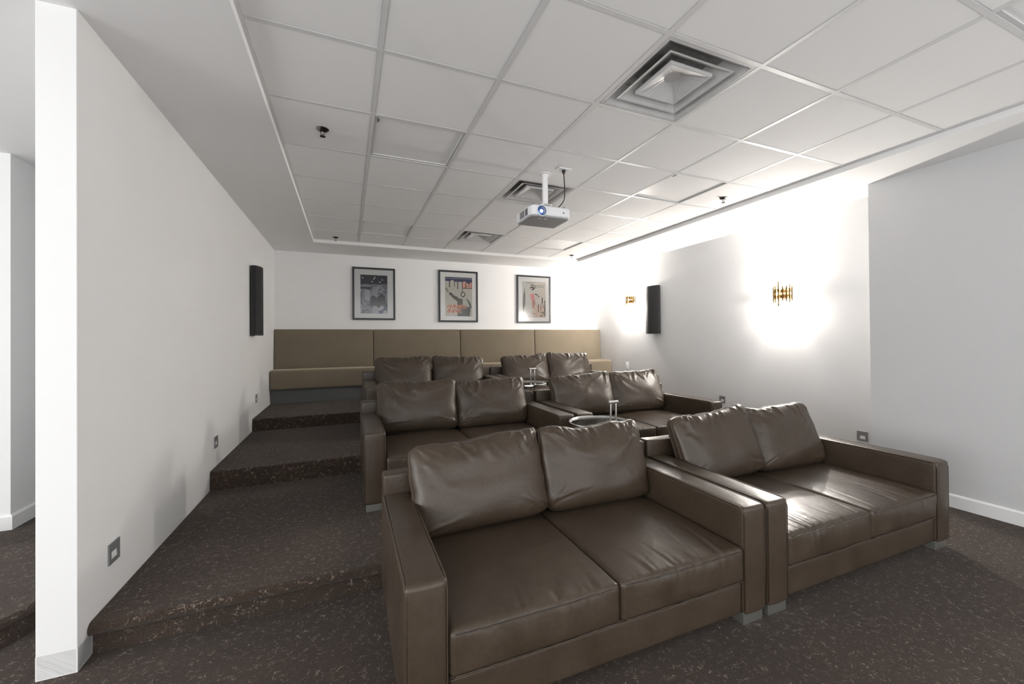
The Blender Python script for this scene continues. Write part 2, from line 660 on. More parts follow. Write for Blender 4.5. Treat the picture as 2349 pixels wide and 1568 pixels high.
def square_ring(bm, a0, z0, a1, z1, th=0.004):
    """frustum band between a square of half size a0 at z0 and one of a1 at z1, with thickness"""
    def sq(a, z): return [bm.verts.new((sx * a, sy * a, z)) for sx, sy in ((-1, -1), (1, -1), (1, 1), (-1, 1))]
    A, B = sq(a0, z0), sq(a1, z1)
    C, D = sq(a0 - th * 1.6, z0 + th * 0.2), sq(a1 - th, z1)
    for i in range(4):
        j = (i + 1) % 4
        bm.faces.new((A[i], A[j], B[j], B[i])); bm.faces.new((C[i], C[j], D[j], D[i]))
        bm.faces.new((A[i], A[j], C[j], C[i])); bm.faces.new((B[i], B[j], D[j], D[i]))


def vent(x, y, label):
    t = thing('air_diffuser', label, 'air vent', (x, y, ZC), 0, 'square air diffusers in the ceiling grid')
    bm = bmesh.new()
    # flange and outer cone
    h = 0.296
    for lo, hi in (((-h, -h, 0.0), (h, -h + 0.02, 0.005)), ((-h, h - 0.02, 0.0), (h, h, 0.005)),
                   ((-h, -h + 0.02, 0.0), (-h + 0.02, h - 0.02, 0.005)), ((h - 0.02, -h + 0.02, 0.0), (h, h - 0.02, 0.005))):
        add_box(bm, lo, hi)
    square_ring(bm, 0.277, 0.001, 0.185, 0.075)
    bm_obj('outer_frame', bm, 'vent_paint', t)
    bm = bmesh.new(); square_ring(bm, 0.218, 0.003, 0.128, 0.066, 0.007); bm_obj('louver', bm, 'vent_paint', t)
    bm = bmesh.new()
    # central plug: shallow square cone with a round boss
    def ringv(fn, z): return [bm.verts.new((*fn(k * 2 * PI / 32), z)) for k in range(32)]

    def sqr(a, ang):
        c, s = math.cos(ang), math.sin(ang); m_ = max(abs(c), abs(s)); return (a * c / m_, a * s / m_)
    r0 = ringv(lambda a: sqr(0.142, a), 0.022); r1 = ringv(lambda a: sqr(0.142, a), 0.004); r2 = ringv(lambda a: sqr(0.134, a), 0.004)
    r3 = ringv(lambda a: (0.045 * math.cos(a), 0.045 * math.sin(a)), 0.050)
    for A, B in ((r0, r1), (r1, r2), (r2, r3)):
        for i in range(32):
            j = (i + 1) % 32
            bm.faces.new((A[i], A[j], B[j], B[i]))
    bm.faces.new(r3)
    bm_obj('centre_cone', bm, 'vent_paint', t)
    boxes('duct_throat', [((-0.205, -0.205, 0.076), (0.205, 0.205, 0.09))], 'vent_dark', t)
    for sx, sy in ((-1, -1), (1, 1)):
        cyl('screw', (sx * 0.262, sy * -0.262, -0.001), (sx * 0.262, sy * -0.262, 0.012), 0.004, 'chrome', t, seg=8)
    return t


vent(3.5 * TILE, -0.5 * TILE, 'square white ceiling air diffuser farthest from the framed posters')
vent(3.5 * TILE, 2.5 * TILE, 'square ceiling air diffuser right behind the projector pole')
vent(3.5 * TILE, 5.5 * TILE, 'square ceiling air diffuser closest to the wall with framed posters')


def light_panel(x, y, label):
    t = thing('ceiling_light_panel', label, 'ceiling light', (x, y, ZC), 0, 'flat light panels in the ceiling grid')
    h = 0.296
    fr = 0.018
    boxes('frame', [((-h, -h, 0.006), (h, -h + fr, 0.022)), ((-h, h - fr, 0.006), (h, h, 0.022)),
                    ((-h, -h + fr, 0.006), (-h + fr, h - fr, 0.022)), ((h - fr, -h + fr, 0.006), (h, h - fr, 0.022))], 'tee_white', t)
    box('diffuser', (-h + fr, -h + fr, 0.012), (h - fr, h - fr, 0.02), 'panel_diffuser', t)
    box('latch', (-h + fr + 0.002, -h + 0.03, 0.001), (-h + fr + 0.014, -h + 0.075, 0.014), 'leg_metal', t, bev=0.002)
    return t


light_panel(1.5 * TILE, 1.5 * TILE, 'unlit square light panel beside the ceiling sprinkler nearest the free wall end')
light_panel(1.5 * TILE, 5.5 * TILE, 'unlit square ceiling light panel above the framed blue-grey print')
light_panel(5.5 * TILE, 1.5 * TILE, 'unlit square ceiling light panel near the sconce with no speaker beside it')
light_panel(5.5 * TILE, 5.5 * TILE, 'unlit square ceiling light panel above the framed pink dress sketch')
light_panel(1.5 * TILE, -2.5 * TILE, 'unlit square ceiling light panel above the open carpet')
light_panel(5.5 * TILE, -2.5 * TILE, 'unlit square ceiling light panel above the open carpet')
for o in COL.objects:
    if o.get('label') == 'unlit square ceiling light panel above the open carpet':
        o['group'] = 'light panels above the open carpet'


def sprinkler(x, y, label):
    t = thing('fire_sprinkler', label, 'sprinkler', (x, y, ZC), 0, 'ceiling sprinklers')
    lathe('escutcheon', [(0.0, 0.0005), (0.040, 0.0005), (0.040, -0.003), (0.030, -0.012), (0.016, -0.014), (0.014, -0.004), (0.0, -0.004)], 'dark_chrome', t, 24)
    cyl('stem', (0, 0, -0.002), (0, 0, -0.034), 0.007, 'chrome', t, seg=10)
    bm = bmesh.new()
    for s in (-1, 1):
        add_cyl(bm, (s * 0.009, 0, -0.012), (s * 0.013, 0, -0.030), 0.0022, seg=6)
        add_cyl(bm, (s * 0.013, 0, -0.030), (0, 0, -0.048), 0.0022, seg=6)
    bm_obj('yoke', bm, 'dark_chrome', t, smooth=True)
    lathe('deflector', [(0.0, -0.046), (0.018, -0.047), (0.018, -0.050), (0.0, -0.052)], 'dark_chrome', t, 16)
    return t


sprinkler(0.31, 0.92, 'dark chrome ceiling sprinkler beside the light panel near the free wall end')
sprinkler(0.31, 4.0, 'dark chrome ceiling sprinkler over the bench end beside the white side wall')
sprinkler(3.95, 0.92, 'dark chrome ceiling sprinkler near the wall sconce with no speaker beside it')
sprinkler(3.95, 3.93, 'dark chrome ceiling sprinkler over the bench end beside the grey wall')

# ------------------------------------------------------------------ sofas
SW, SD = 1.65, 0.93       # width, depth (front at y=0, back at y=SD)
ARM = 0.142
AH = 0.54                 # arm top
BH = 0.642                # back frame top


def seat_mesh(seed, w, d, h):
    rnd = random.Random(seed)
    folds = []
    for k in range(rnd.randint(5, 8)):
        folds.append((rnd.uniform(-0.40, 0.40) * w, rnd.uniform(0.10, 0.34), rnd.uniform(0.004, 0.010), rnd.uniform(0.010, 0.022), rnd.uniform(-0.25, 0.25)))
    for k in range(26):      # short worn puckers at the front seam
        folds.append((rnd.uniform(-0.46, 0.46) * w, rnd.uniform(0.03, 0.09), rnd.uniform(0.002, 0.005), rnd.uniform(0.006, 0.012), rnd.uniform(-0.4, 0.4)))
    off = rnd.uniform(0, 50)

    def deform(p, raw):
        x, y, z = p
        tx = max(0.0, 1 - (2 * x / w) ** 4); ty = max(0.0, 1 - (2 * y / d) ** 4)
        if z > 0:
            z += 0.016 * tx * ty
            # sat-in hollow and ripples running back from the front edge
            z += 0.006 * noise.noise(Vector((x * 4 + off, y * 3, 1.7))) * tx * ty
            yf = y + d / 2
            for fx, L, a, wd, sl in folds:
                dx = x - fx - sl * yf
                if yf < L:
                    e = math.exp(-(dx / wd) ** 2)
                    z += a * (dx / wd) * e * (1 - yf / L) * (1.0 if yf > 0.02 else 0.5)
        tz = max(0.0, 1 - (2 * z / h) ** 2)
        if y < -d / 2 + 0.05:
            y -= 0.010 * tx * tz
            y += 0.004 * noise.noise(Vector((x * 9 + off, z * 14, 4.2)))
            for fx, L, a, wd, sl in folds:
                dx = x - fx
                y -= a * 0.45 * (dx / wd) * math.exp(-(dx / wd) ** 2) * max(0.0, (z + h / 2) / h) ** 2
        x += 0.005 * (1 if x > 0 else -1) * tz * ty if abs(x) > w / 2 - 0.03 else 0
        return Vector((x, y, z))
    return soft_box_mesh('seat_cushion', (w, d, h), 0.022, (84, 34, 7), deform, 3)


def pillow_mesh(seed, W, H, T, sag=0.02, pleats=5, tiltcorner=0.0):
    """boxed leather cushion: bulging faces, a narrow gusset between two seams, gathered folds"""
    rnd = random.Random(seed)
    nu, nv = 92, 62
    g0 = 0.022                                   # half width of the gusset
    folds = []
    # pleats gathered along the top seam
    for k in range(pleats + 5):
        folds.append((rnd.uniform(-0.92, 0.92), 1.02, rnd.uniform(-0.45, 0.45), -1.0, rnd.uniform(0.20, 0.75),
                      rnd.uniform(0.028, 0.065), rnd.uniform(0.009, 0.021)))
    # long slack folds across the face
    for k in range(3):
        su = rnd.choice((-1, 1))
        folds.append((su * rnd.uniform(0.5, 0.95), rnd.uniform(0.2, 0.95), -su * rnd.uniform(0.3, 1.0), -rnd.uniform(0.5, 1.0),
                      rnd.uniform(0.8, 1.3), rnd.uniform(0.08, 0.14), rnd.uniform(0.004, 0.009)))
    # creases running in from the corners
    for su, sv, n in ((-1, -1, 4), (1, -1, 4), (-1, 1, 2), (1, 1, 2)):
        for k in range(n):
            a = rnd.uniform(0.2, 1.35)
            folds.append((su * rnd.uniform(0.85, 1.0), sv * rnd.uniform(0.72, 1.0), -su * math.cos(a), -sv * math.sin(a),
                          rnd.uniform(0.35, 0.8), rnd.uniform(0.03, 0.055), rnd.uniform(0.004, 0.010)))
    # puckers along the bottom and side seams
    for k in range(5):
        folds.append((rnd.uniform(-0.8, 0.8), -1.0, rnd.uniform(-0.4, 0.4), 1.0, rnd.uniform(0.15, 0.4), rnd.uniform(0.025, 0.045), rnd.uniform(0.003, 0.008)))
    off = rnd.uniform(0, 90)
    e1 = rnd.uniform(-0.02, 0.02)

    def wr(u, v_):
        s = 0.0
        for u0, v0, du, dv, L, wd, a in folds:
            l = math.hypot(du, dv); dx, dy = du / l, dv / l
            pu, pv = u - u0, v_ - v0
            t = pu * dx + pv * dy
            if t < -0.06 or t > L:
                continue
            n_ = (pu * -dy + pv * dx) + 0.05 * math.sin(t * 5 + u0 * 9)
            ww = wd * (0.6 + 0.9 * max(t, 0) / L)
            q = n_ / ww
            if abs(q) > 3.2:
                continue
            s += a * (q * 1.25 + 0.45) * math.exp(-q * q) * (1 - max(t, 0) / L) ** 0.8
        return s

    def outline(u, v_):
        c = (abs(u) ** 7) * (abs(v_) ** 7)
        x = W / 2 * u * (1 - 0.020 * (1 - v_ * v_)) - math.copysign(0.024 * c, u)
        z = H / 2 * v_ * (1 - 0.025 * (1 - u * u)) - math.copysign(0.024 * c, v_)
        if v_ > 0:
            z -= sag * v_ * (1 - (u - e1 * 5) ** 2) * (0.75 + 0.6 * noise.noise(Vector((u * 2.2 + off, 0.2, 0.5))))
            z += tiltcorner * u * v_
            z += 0.010 * v_ ** 3 * noise.noise(Vector((u * 5 + off, 3.1, 0.5)))
        x += 0.010 * noise.noise(Vector((v_ * 2.5 + off, 7.7, u))) * abs(u)
        return x, z

    vs_ = []; fs = []; idx = {}
    for side in (0, 1):
        for i in range(nu + 1):
            for j in range(nv + 1):
                u = math.sin((i / nu - 0.5) * PI * 0.90) / math.sin(PI * 0.45)
                v_ = math.sin((j / nv - 0.5) * PI * 0.90) / math.sin(PI * 0.45)
                e = max(0.0, (1 - abs(u) ** 3.0) * (1 - abs(v_) ** 3.0))
                h = g0 + (T / 2 - g0) * e ** 0.45 * (1 - 0.18 * v_)
                h += 0.016 * noise.noise(Vector((u * 1.5 + off, v_ * 1.5, side * 5.0))) * e
                x, z = outline(u, v_)
                if side == 0:
                    y = -h - wr(u, v_) * min(1.0, e * 4 + 0.25)
                else:
                    y = h * 0.8
                idx[(side, i, j)] = len(vs_)
                vs_.append((x, y, z))
    for side in (0, 1):
        for i in range(nu):
            for j in range(nv):
                q = [idx[(side, i, j)], idx[(side, i + 1, j)], idx[(side, i + 1, j + 1)], idx[(side, i, j + 1)]]
                fs.append(q if side == 0 else q[::-1])
    loop = [(i, 0) for i in range(nu + 1)] + [(nu, j) for j in range(1, nv + 1)] + \
           [(i, nv) for i in range(nu - 1, -1, -1)] + [(0, j) for j in range(nv - 1, 0, -1)]
    n = len(loop)
    mid = []
    for k, (i, j) in enumerate(loop):
        p, q = vs_[idx[(0, i, j)]], vs_[idx[(1, i, j)]]
        r = math.hypot(p[0], p[2]) or 1
        b_ = 0.006
        mid.append(len(vs_)); vs_.append((p[0] * (1 + b_ / r), (p[1] + q[1]) / 2, p[2] * (1 + b_ / r)))
    for k in range(n):
        l = (k + 1) % n
        A0, A1 = idx[(0, *loop[k])], idx[(0, *loop[l])]
        B0, B1 = idx[(1, *loop[k])], idx[(1, *loop[l])]
        fs.append([A1, A0, mid[k], mid[l]]); fs.append([mid[l], mid[k], B0, B1])
    me = bpy.data.meshes.new('back_cushion'); me.from_pydata(vs_, [], fs)
    for p in me.polygons:
        p.use_smooth = True
    return me, [[vs_[idx[(s_, i, j)]] for i, j in loop] for s_ in (0, 1)]


# shared meshes for the hard parts of every sofa
def arm_mesh():
    def deform(p, raw):
        x, y, z = p
        ty = max(0.0, 1 - (2 * y / (SD)) ** 4)
        if z > (AH - 0.05) / 2 - 0.03:
            z += 0.006 * max(0, 1 - (2 * x / ARM) ** 2) * ty
            z += 0.003 * noise.noise(Vector((y * 4, x * 6, 2.0)))
        if y < -SD / 2 + 0.03:
            y -= 0.006 * max(0, 1 - (2 * x / ARM) ** 2)
        return Vector((x, y, z))
    return soft_box_mesh('arm', (ARM, SD, AH - 0.05), 0.018, (6, 26, 12), deform, 3)


ARM_ME = arm_mesh(); ARM_ME.materials.append(M('leather'))


def sofa(loc, label, seed, pillows, group):
    t = thing('sofa', label, 'sofa', loc, 0, group)
    ws = SW - 2 * ARM
    for s in (0, 1):
        o = link('arm', ARM_ME, None, t)
        xa = ARM / 2 if s == 0 else SW - ARM / 2
        o.location = (xa, SD / 2, 0.05 + (AH - 0.05) / 2)
        # welt down the inner front edge and along the inner top edge
        xi = ARM - 0.004 if s == 0 else SW - ARM + 0.004
        xo = 0.006 if s == 0 else SW - 0.006
        for nm, xx in (('piping', xi), ('piping', xo)):
            pts = [(xx, 0.004, 0.07), (xx, 0.001, 0.25), (xx, 0.001, AH - 0.035), (xx, 0.010, AH - 0.008), (xx, 0.03, AH - 0.001), (xx, 0.4, AH), (xx, SD - 0.1, AH)]
            pp = tube(nm, pts, 0.0028, 'leather', t, 6)
        xl0, xl1 = (0.012, ARM - 0.004) if s == 0 else (SW - ARM + 0.004, SW - 0.012)
        for y0 in (0.012, SD - 0.09):
            box('leg', (xl0, y0, 0.0), (xl1, y0 + 0.075, 0.055), 'leg_metal', t, bev=0.002)
    # back frame and front rail, with the dark underside between the legs
    def dfb(p, raw):
        x, y, z = p
        if z > 0.2:
            z += 0.004 * noise.noise(Vector((x * 5, 0.3, seed * 1.0)))
        return Vector((x, y, z))
    me = soft_box_mesh('back_frame', (SW - 0.002, 0.092, BH - 0.055), 0.016, (30, 3, 10), dfb, 3)
    o = link('back_frame', me, 'leather', t); o.location = (SW / 2, SD - 0.046, 0.055 + (BH - 0.055) / 2)
    me = soft_box_mesh('front_rail', (ws, 0.84, 0.152), 0.018, (24, 14, 5), None, 3)
    o = link('front_rail', me, 'leather', t); o.location = (SW / 2, 0.012 + 0.42, 0.053 + 0.076)
    tube('piping', [(ARM + 0.01, 0.016, 0.196), (SW / 2, 0.014, 0.197), (SW - ARM - 0.01, 0.016, 0.196)], 0.003, 'leather', t, 6)
    # two seat cushions
    wseat = ws / 2 - 0.004
    for s in (0, 1):
        me = seat_mesh(seed * 10 + s, wseat, 0.83, 0.158)
        o = link('seat_cushion', me, 'leather', t)
        o.location = (ARM + 0.002 + wseat / 2 + s * (wseat + 0.004), 0.830 / 2 - 0.004, 0.206 + 0.079)
        hw = wseat / 2 - 0.02
        for z_, nm in ((0.068, 'seam'), (-0.068, 'seam')):
            n = 24
            pts = []
            rr = random.Random(seed + s)
            for k in range(n + 1):
                x = -hw + 2 * hw * k / n
                yy = -0.415 - (0.0095 if z_ > 0 else 0.005) * (1 - (x / hw) ** 4 * 0.6) + rr.uniform(-0.0015, 0.0015)
                pts.append((x, yy, z_ + rr.uniform(-0.0012, 0.0012)))
            tube(nm, pts, 0.0022, 'leather', o, 6)
    # two loose back cushions
    for s, (dx, dz, tilt, roll, w, h, sag, pl, tc) in enumerate(pillows):
        me, rim = pillow_mesh(seed * 31 + s * 7 + 3, w, h, 0.235, sag, pl, tc)
        o = link('back_cushion', me, 'leather', t)
        xc = ARM + ws * (0.25 if s == 0 else 0.75) + dx
        zc = 0.375 + 0.5 * h * math.cos(tilt) - 0.005 + dz
        yc = 0.712 + 0.5 * h * math.sin(tilt) * 0.35
        o.location = (xc, yc, zc)
        o.rotation_euler = (-tilt, roll, 0)
        for rm in rim:
            tube('seam', rm, 0.0030, 'leather', o, 6, closed=True)
    return t


R_ = math.radians
ROWS = [
    ((0.615, -0.73, 0.0), 'brown leather two-seat sofa on the floor closest to the free wall end', 1,
     [(-0.005, 0.0, R_(17), R_(-1.5), 0.72, 0.46, 0.030, 6, 0.014), (0.01, 0.0, R_(17), R_(1.0), 0.70, 0.47, 0.034, 7, 0.006)], 'sofas on the floor'),
    ((2.280, -0.73, 0.0), 'brown leather two-seat sofa on the floor beside the grey wall', 2,
     [(0.015, 0.005, R_(20), R_(-2.5), 0.70, 0.47, 0.030, 7, 0.015), (0.0, 0.0, R_(22), R_(1.5), 0.70, 0.47, 0.030, 6, 0.010)], 'sofas on the floor'),
    ((0.555, 0.91, T1), 'brown leather two-seat sofa on the lowest carpeted tier by the stair aisle', 3,
     [(-0.005, 0.0, R_(16), R_(0.5), 0.70, 0.47, 0.028, 5, 0.004), (0.0, -0.01, R_(16), R_(-0.5), 0.70, 0.46, 0.032, 5, 0.010)], 'sofas on the lowest tier'),
    ((2.245, 0.91, T1), 'brown leather two-seat sofa on the lowest carpeted tier beside the grey wall', 4,
     [(0.0, 0.0, R_(17), R_(-1.5), 0.73, 0.46, 0.024, 6, 0.012), (0.0, 0.0, R_(19), R_(0.5), 0.70, 0.47, 0.030, 6, 0.008)], 'sofas on the lowest tier'),
    ((0.618, 2.455, T2), 'brown leather two-seat sofa on the middle tier by the stair aisle', 5,
     [(0.0, 0.0, R_(14), R_(-0.5), 0.69, 0.46, 0.012, 3, 0.004), (0.01, 0.0, R_(15), R_(2.0), 0.68, 0.46, 0.030, 8, -0.008)], 'sofas on the middle tier'),
    ((2.275, 2.455, T2), 'brown leather two-seat sofa on the middle tier beside the grey wall', 6,
     [(0.0, 0.0, R_(16), R_(-1.0), 0.70, 0.46, 0.028, 8, 0.008), (0.0, 0.0, R_(16), R_(0.5), 0.70, 0.47, 0.020, 7, -0.006)], 'sofas on the middle tier'),
]
for loc, lab, seed, pil, grp in ROWS:
    sofa(loc, lab, seed, pil, grp)

# ------------------------------------------------------------------ banquette bench on the top tier
bq = thing('banquette', 'long built-in brown upholstered bench along the back wall', 'bench', (XL, 4.48, T3))
LB = XR2 - XL
box('plinth', (0.004, 0.11, 0.0), (LB - 0.004, 0.488, 0.215), 'bench_plinth', bq)


def dseat(p, raw):
    x, y, z = p
    if z > 0:
        z += 0.008 * max(0, 1 - (2 * y / 0.40) ** 2)
    return Vector((x, y, z))


me = soft_box_mesh('seat', (LB - 0.006, 0.40, 0.265), 0.028, (60, 8, 6), dseat, 4)
o = link('seat', me, 'velour', bq); o.location = (LB / 2, 0.20, 0.203 + 0.1325)
edges = [0.0, 0.836 - XL, 2.262 - XL, 3.69 - XL, LB]
for a, b_ in zip(edges, edges[1:]):
    w = b_ - a - 0.006

    def dpan(p, raw):
        x, y, z = p
        if y < 0:
            y -= 0.012 * max(0, 1 - (2 * x / w) ** 6) * max(0, 1 - (2 * z / 0.62) ** 6)
        # leans back: thicker at the foot
        if y < 0:
            y -= 0.035 * (0.5 - z / 0.62)
        return Vector((x, y, z))
    me = soft_box_mesh('backrest_panel', (w, 0.085, 0.62), 0.016, (16, 3, 12), dpan, 3)
    o = link('backrest_panel', me, 'velour', bq)
    o.location = ((a + b_) / 2, 4.972 - 4.48 - 0.044, 1.492 - T3 - 0.31)

# ------------------------------------------------------------------ side tables with handle
def side_table(x, y, z, h, label):
    t = thing('side_table', label, 'side table', (x, y, z), 0, 'round chrome side tables')
    lathe('base_plate', [(0.0, 0.0), (0.15, 0.0), (0.15, 0.008), (0.14, 0.012), (0.0, 0.013)], 'chrome', t, 40, (0.03, -0.06, 0))
    R = 0.24
    lathe('tray_rim', [(R - 0.014, h - 0.004), (R - 0.006, h - 0.020), (R, h - 0.018), (R + 0.003, h - 0.004), (R, h + 0.008), (R - 0.005, h + 0.010), (R - 0.010, h + 0.004), (R - 0.014, h - 0.004)], 'chrome', t, 64)
    lathe('tray_plate', [(0.0, h - 0.018), (R - 0.006, h - 0.018), (R - 0.006, h - 0.010), (0.0, h - 0.010)], 'light_reflector', t, 64)
    lathe('glass_top', [(0.0, h - 0.009), (R - 0.014, h - 0.009), (R - 0.014, h - 0.003), (0.0, h - 0.003)], 'table_glass', t, 64)
    for xx in (0.008, 0.055):
        cyl('post', (xx, -0.13, 0.006), (xx, -0.13, h + 0.165), 0.0085, 'chrome', t, seg=14)
        lathe('collar', [(0.0088, h - 0.004), (0.016, h - 0.003), (0.016, h + 0.004), (0.0088, h + 0.008)], 'chrome', t, 16, (xx, -0.13, 0))
    cyl('handle_bar', (-0.010, -0.13, h + 0.172), (0.073, -0.13, h + 0.172), 0.0115, 'chrome', t, seg=16)
    return t


side_table(2.255, 0.617, T1, 0.672 - T1, 'round chrome tray table with loop handle on the lowest tier')
side_table(2.30, 2.15, T2, 0.818 - T2, 'round chrome tray table with loop handle on the middle tier')

# ------------------------------------------------------------------ wall speakers
def speaker(loc, rz, label):
    """back plane at local y=0, front bulges to -y"""
    t = thing('wall_speaker', label, 'speaker', loc, rz, 'tall wall speakers')
    W, D, H = 0.30, 0.105, 0.785
    prof = []
    n = 18
    for i in range(n + 1):
        a = -1 + 2 * i / n
        yy = -D + D * 0.42 * abs(a) ** 2.4
        prof.append((a * W / 2, yy))
    bm = bmesh.new()
    rings = []
    for z, s in ((0.012, 0.97), (0.016, 1.0), (H - 0.016, 1.0), (H - 0.012, 0.97)):
        ring = [bm.verts.new((x * s, y * s, z)) for x, y in prof] + [bm.verts.new((W / 2 * s, -0.03, z)), bm.verts.new((-W / 2 * s, -0.03, z))]
        rings.append(ring)
    for A, B in zip(rings, rings[1:]):
        for i in range(len(A)):
            j = (i + 1) % len(A)
            bm.faces.new((A[i], A[j], B[j], B[i]))
    bm.faces.new(rings[0][::-1]); bm.faces.new(rings[-1])
    g = bm_obj('grille', bm, 'speaker_cloth', t, smooth=True); g.data.set_sharp_from_angle(angle=R_(35))
    box('cabinet', (-W / 2 + 0.004, -0.034, 0.006), (W / 2 - 0.004, -0.012, H - 0.006), 'black_plastic', t, bev=0.003)
    for z0 in (0.0, H - 0.016):
        bm = bmesh.new()
        A = [bm.verts.new((x, y, z0)) for x, y in prof] + [bm.verts.new((W / 2, -0.02, z0)), bm.verts.new((-W / 2, -0.02, z0))]
        B = [bm.verts.new((x, y, z0 + 0.016)) for x, y in prof] + [bm.verts.new((W / 2, -0.02, z0 + 0.016)), bm.verts.new((-W / 2, -0.02, z0 + 0.016))]
        for i in range(len(A)):
            j = (i + 1) % len(A); bm.faces.new((A[i], A[j], B[j], B[i]))
        bm.faces.new(A[::-1]); bm.faces.new(B)
        bm_obj('end_cap', bm, 'black_plastic', t)
    for zb in (0.15, H - 0.15):
        box('bracket', (-0.05, -0.014, zb - 0.03), (0.05, 0.0, zb + 0.03), 'black_plastic', t)
    return t


speaker((XL, 3.43, 1.385), PI / 2, 'tall black fabric speaker alone on the white side wall')
speaker((XR2, 3.29, 1.385), -PI / 2, 'tall black fabric speaker on the grey wall between two sconces')

# ------------------------------------------------------------------ sconces
def sconce(y, z, label, power):
    t = thing('wall_sconce', label, 'wall lamp', (XR2, y, z), 0, 'lit brass sconces')
    # local: wall at x=0, fixture towards -x
    lathe_o = cyl('backplate', (-0.012, 0, 0), (0.0, 0, 0), 0.055, 'brass', t, seg=28)
    r = 0.105
    rods = [(-82, 0.090), (-64, 0.110), (-45, 0.098), (-24, 0.092), (0, 0.150), (24, 0.108), (45, 0.112), (64, 0.096), (82, 0.088)]
    for a, hl in rods:
        an = R_(a); x, yy = -0.012 - r * math.cos(an) * 0.85, r * math.sin(an)
        bm = bmesh.new()
        rr = 0.0085
        add_cyl(bm, (x, yy, -hl + 0.012), (x, yy, hl - 0.012), rr, seg=10)
        add_cyl(bm, (x, yy, hl - 0.012), (x, yy, hl), rr, 0.0015, seg=10)
        add_cyl(bm, (x, yy, -hl), (x, yy, -hl + 0.012), 0.0015, rr, seg=10)
        bm_obj('rod', bm, 'brass', t, smooth=True).data.set_sharp_from_angle(angle=R_(40))
    # two tiers of faceted crystal blocks between the rods
    for zc in (0.036, -0.036):
        for k in range(len(rods) - 1):
            an = R_((rods[k][0] + rods[k + 1][0]) / 2)
            x, yy = -0.012 - (r - 0.004) * math.cos(an) * 0.85, (r - 0.004) * math.sin(an)
            bm = bmesh.new()
            add_box(bm, (-0.007, -0.013, -0.021), (0.007, 0.013, 0.021), 0.005, 1)
            o = bm_obj('crystal', bm, 'crystal', t)
            o.location = (x, yy, zc); o.rotation_euler = (0, 0, -an)
    for zc in (0.060, 0.0, -0.060):
        pts = []
        for k in range(17):
            an = R_(-82 + 164 * k / 16)
            pts.append((-0.012 - (r - 0.008) * math.cos(an) * 0.85, (r - 0.008) * math.sin(an), zc))
        tube('band', pts, 0.003, 'brass', t, 6)
    bm = bmesh.new()
    for s in (-1, 1):
        add_cyl(bm, (-0.008, 0.0, s * 0.03), (-0.05, 0, s * 0.03), 0.006, seg=8)
        add_cyl(bm, (-0.05, 0.0, s * 0.02), (-0.05, 0, s * 0.052), 0.011, seg=12)
    bm_obj('lamp_holder', bm, 'brass', t)
    for s in (-1, 1):
        b_ = lathe('bulb', [(0.0, 0.034), (0.006, 0.032), (0.0105, 0.024), (0.011, 0.014), (0.007, 0.002), (0.0, 0.0)], 'bulb_glow', t, 14)
        b_.location = (-0.05, 0, s * 0.052)
        if s < 0:
            b_.rotation_euler = (PI, 0, 0)
        l = bpy.data.lights.new('bulb_light', 'POINT'); l.energy = power; l.color = (1.0, 0.95, 0.88); l.shadow_soft_size = 0.022
        lo = bpy.data.objects.new('bulb_light', l); COL.objects.link(lo); lo.parent = t
        lo.location = (-0.052, 0, s * 0.096)
    return t


sconce(1.12, 1.815, 'lit brass and crystal wall sconce standing alone on the grey wall', 20.0)
sconce(3.86, 1.995, 'lit brass and crystal wall sconce close beside the black speaker', 20.0)

# ------------------------------------------------------------------ step lights, switch
def step_light(loc, rz, label):
    """local: wall plane y=0, room towards -y"""
    t = thing('step_light', label, 'step light', loc, rz, 'recessed aisle lights')
    h = 0.047
    boxes('plate', [((-h, -0.006, -h), (h, 0, -h + 0.020)), ((-h, -0.006, h - 0.034), (h, 0, h)),
                    ((-h, -0.006, -h + 0.020), (-h + 0.018, 0, h - 0.034)), ((h - 0.018, -0.006, -h + 0.020), (h, 0, h - 0.034))], 'plate_grey', t)
    box('recess', (-h + 0.018, -0.0015, -h + 0.020), (h - 0.018, 0.0, h - 0.034), 'plate_grey', t)
    bm = bmesh.new()
    v_ = [bm.verts.new(p) for p in ((-0.024, -0.002, -0.026), (0.024, -0.002, -0.026), (0.021, -0.002, 0.004), (-0.021, -0.002, 0.004),
                                    (-0.024, -0.0045, -0.026), (0.024, -0.0045, -0.026), (0.021, -0.003, 0.004), (-0.021, -0.003, 0.004))]
    for f in ((0, 1, 2, 3), (4, 5, 6, 7), (0, 1, 5, 4), (1, 2, 6, 5), (2, 3, 7, 6), (3, 0, 4, 7)):
        bm.faces.new([v_[k] for k in f])
    bm_obj('reflector', bm, 'light_reflector', t)
    return t


step_light((XL, 0.418, 0.355), PI / 2, 'square grey step light on the white wall above the lowest tier')
step_light((XL, 2.010, 0.495), PI / 2, 'square grey step light on the white wall above the middle tier')
step_light((XL, 3.622, 0.640), PI / 2, 'square grey step light on the white wall above the top tier')
step_light((XR2, 0.357, 0.335), -PI / 2, 'square grey step light low on the grey wall near its recessed corner')
step_light((XR2, 1.986, 0.478), -PI / 2, 'square grey step light on the grey wall past the lowest tier sofa arm')
t = thing('light_switch', 'white rocker light switch on the grey wall beside the bench', 'light switch', (XR2, 4.02, 0.815), -PI / 2)
box('plate', (-0.038, -0.006, -0.062), (0.038, 0.0, 0.062), 'white_plastic', t, bev=0.003)
box('rocker', (-0.017, -0.011, -0.034), (0.017, -0.005, 0.034), 'trim_white', t, bev=0.003)

# ------------------------------------------------------------------ framed pictures
def inside(poly, x, y):
    c = False; n = len(poly); j = n - 1
    for i in range(n):
        xi, yi = poly[i]; xj, yj = poly[j]
        if (yi > y) != (yj > y) and x < (xj - xi) * (y - yi) / (yj - yi) + xi:
            c = not c
        j = i
    return c


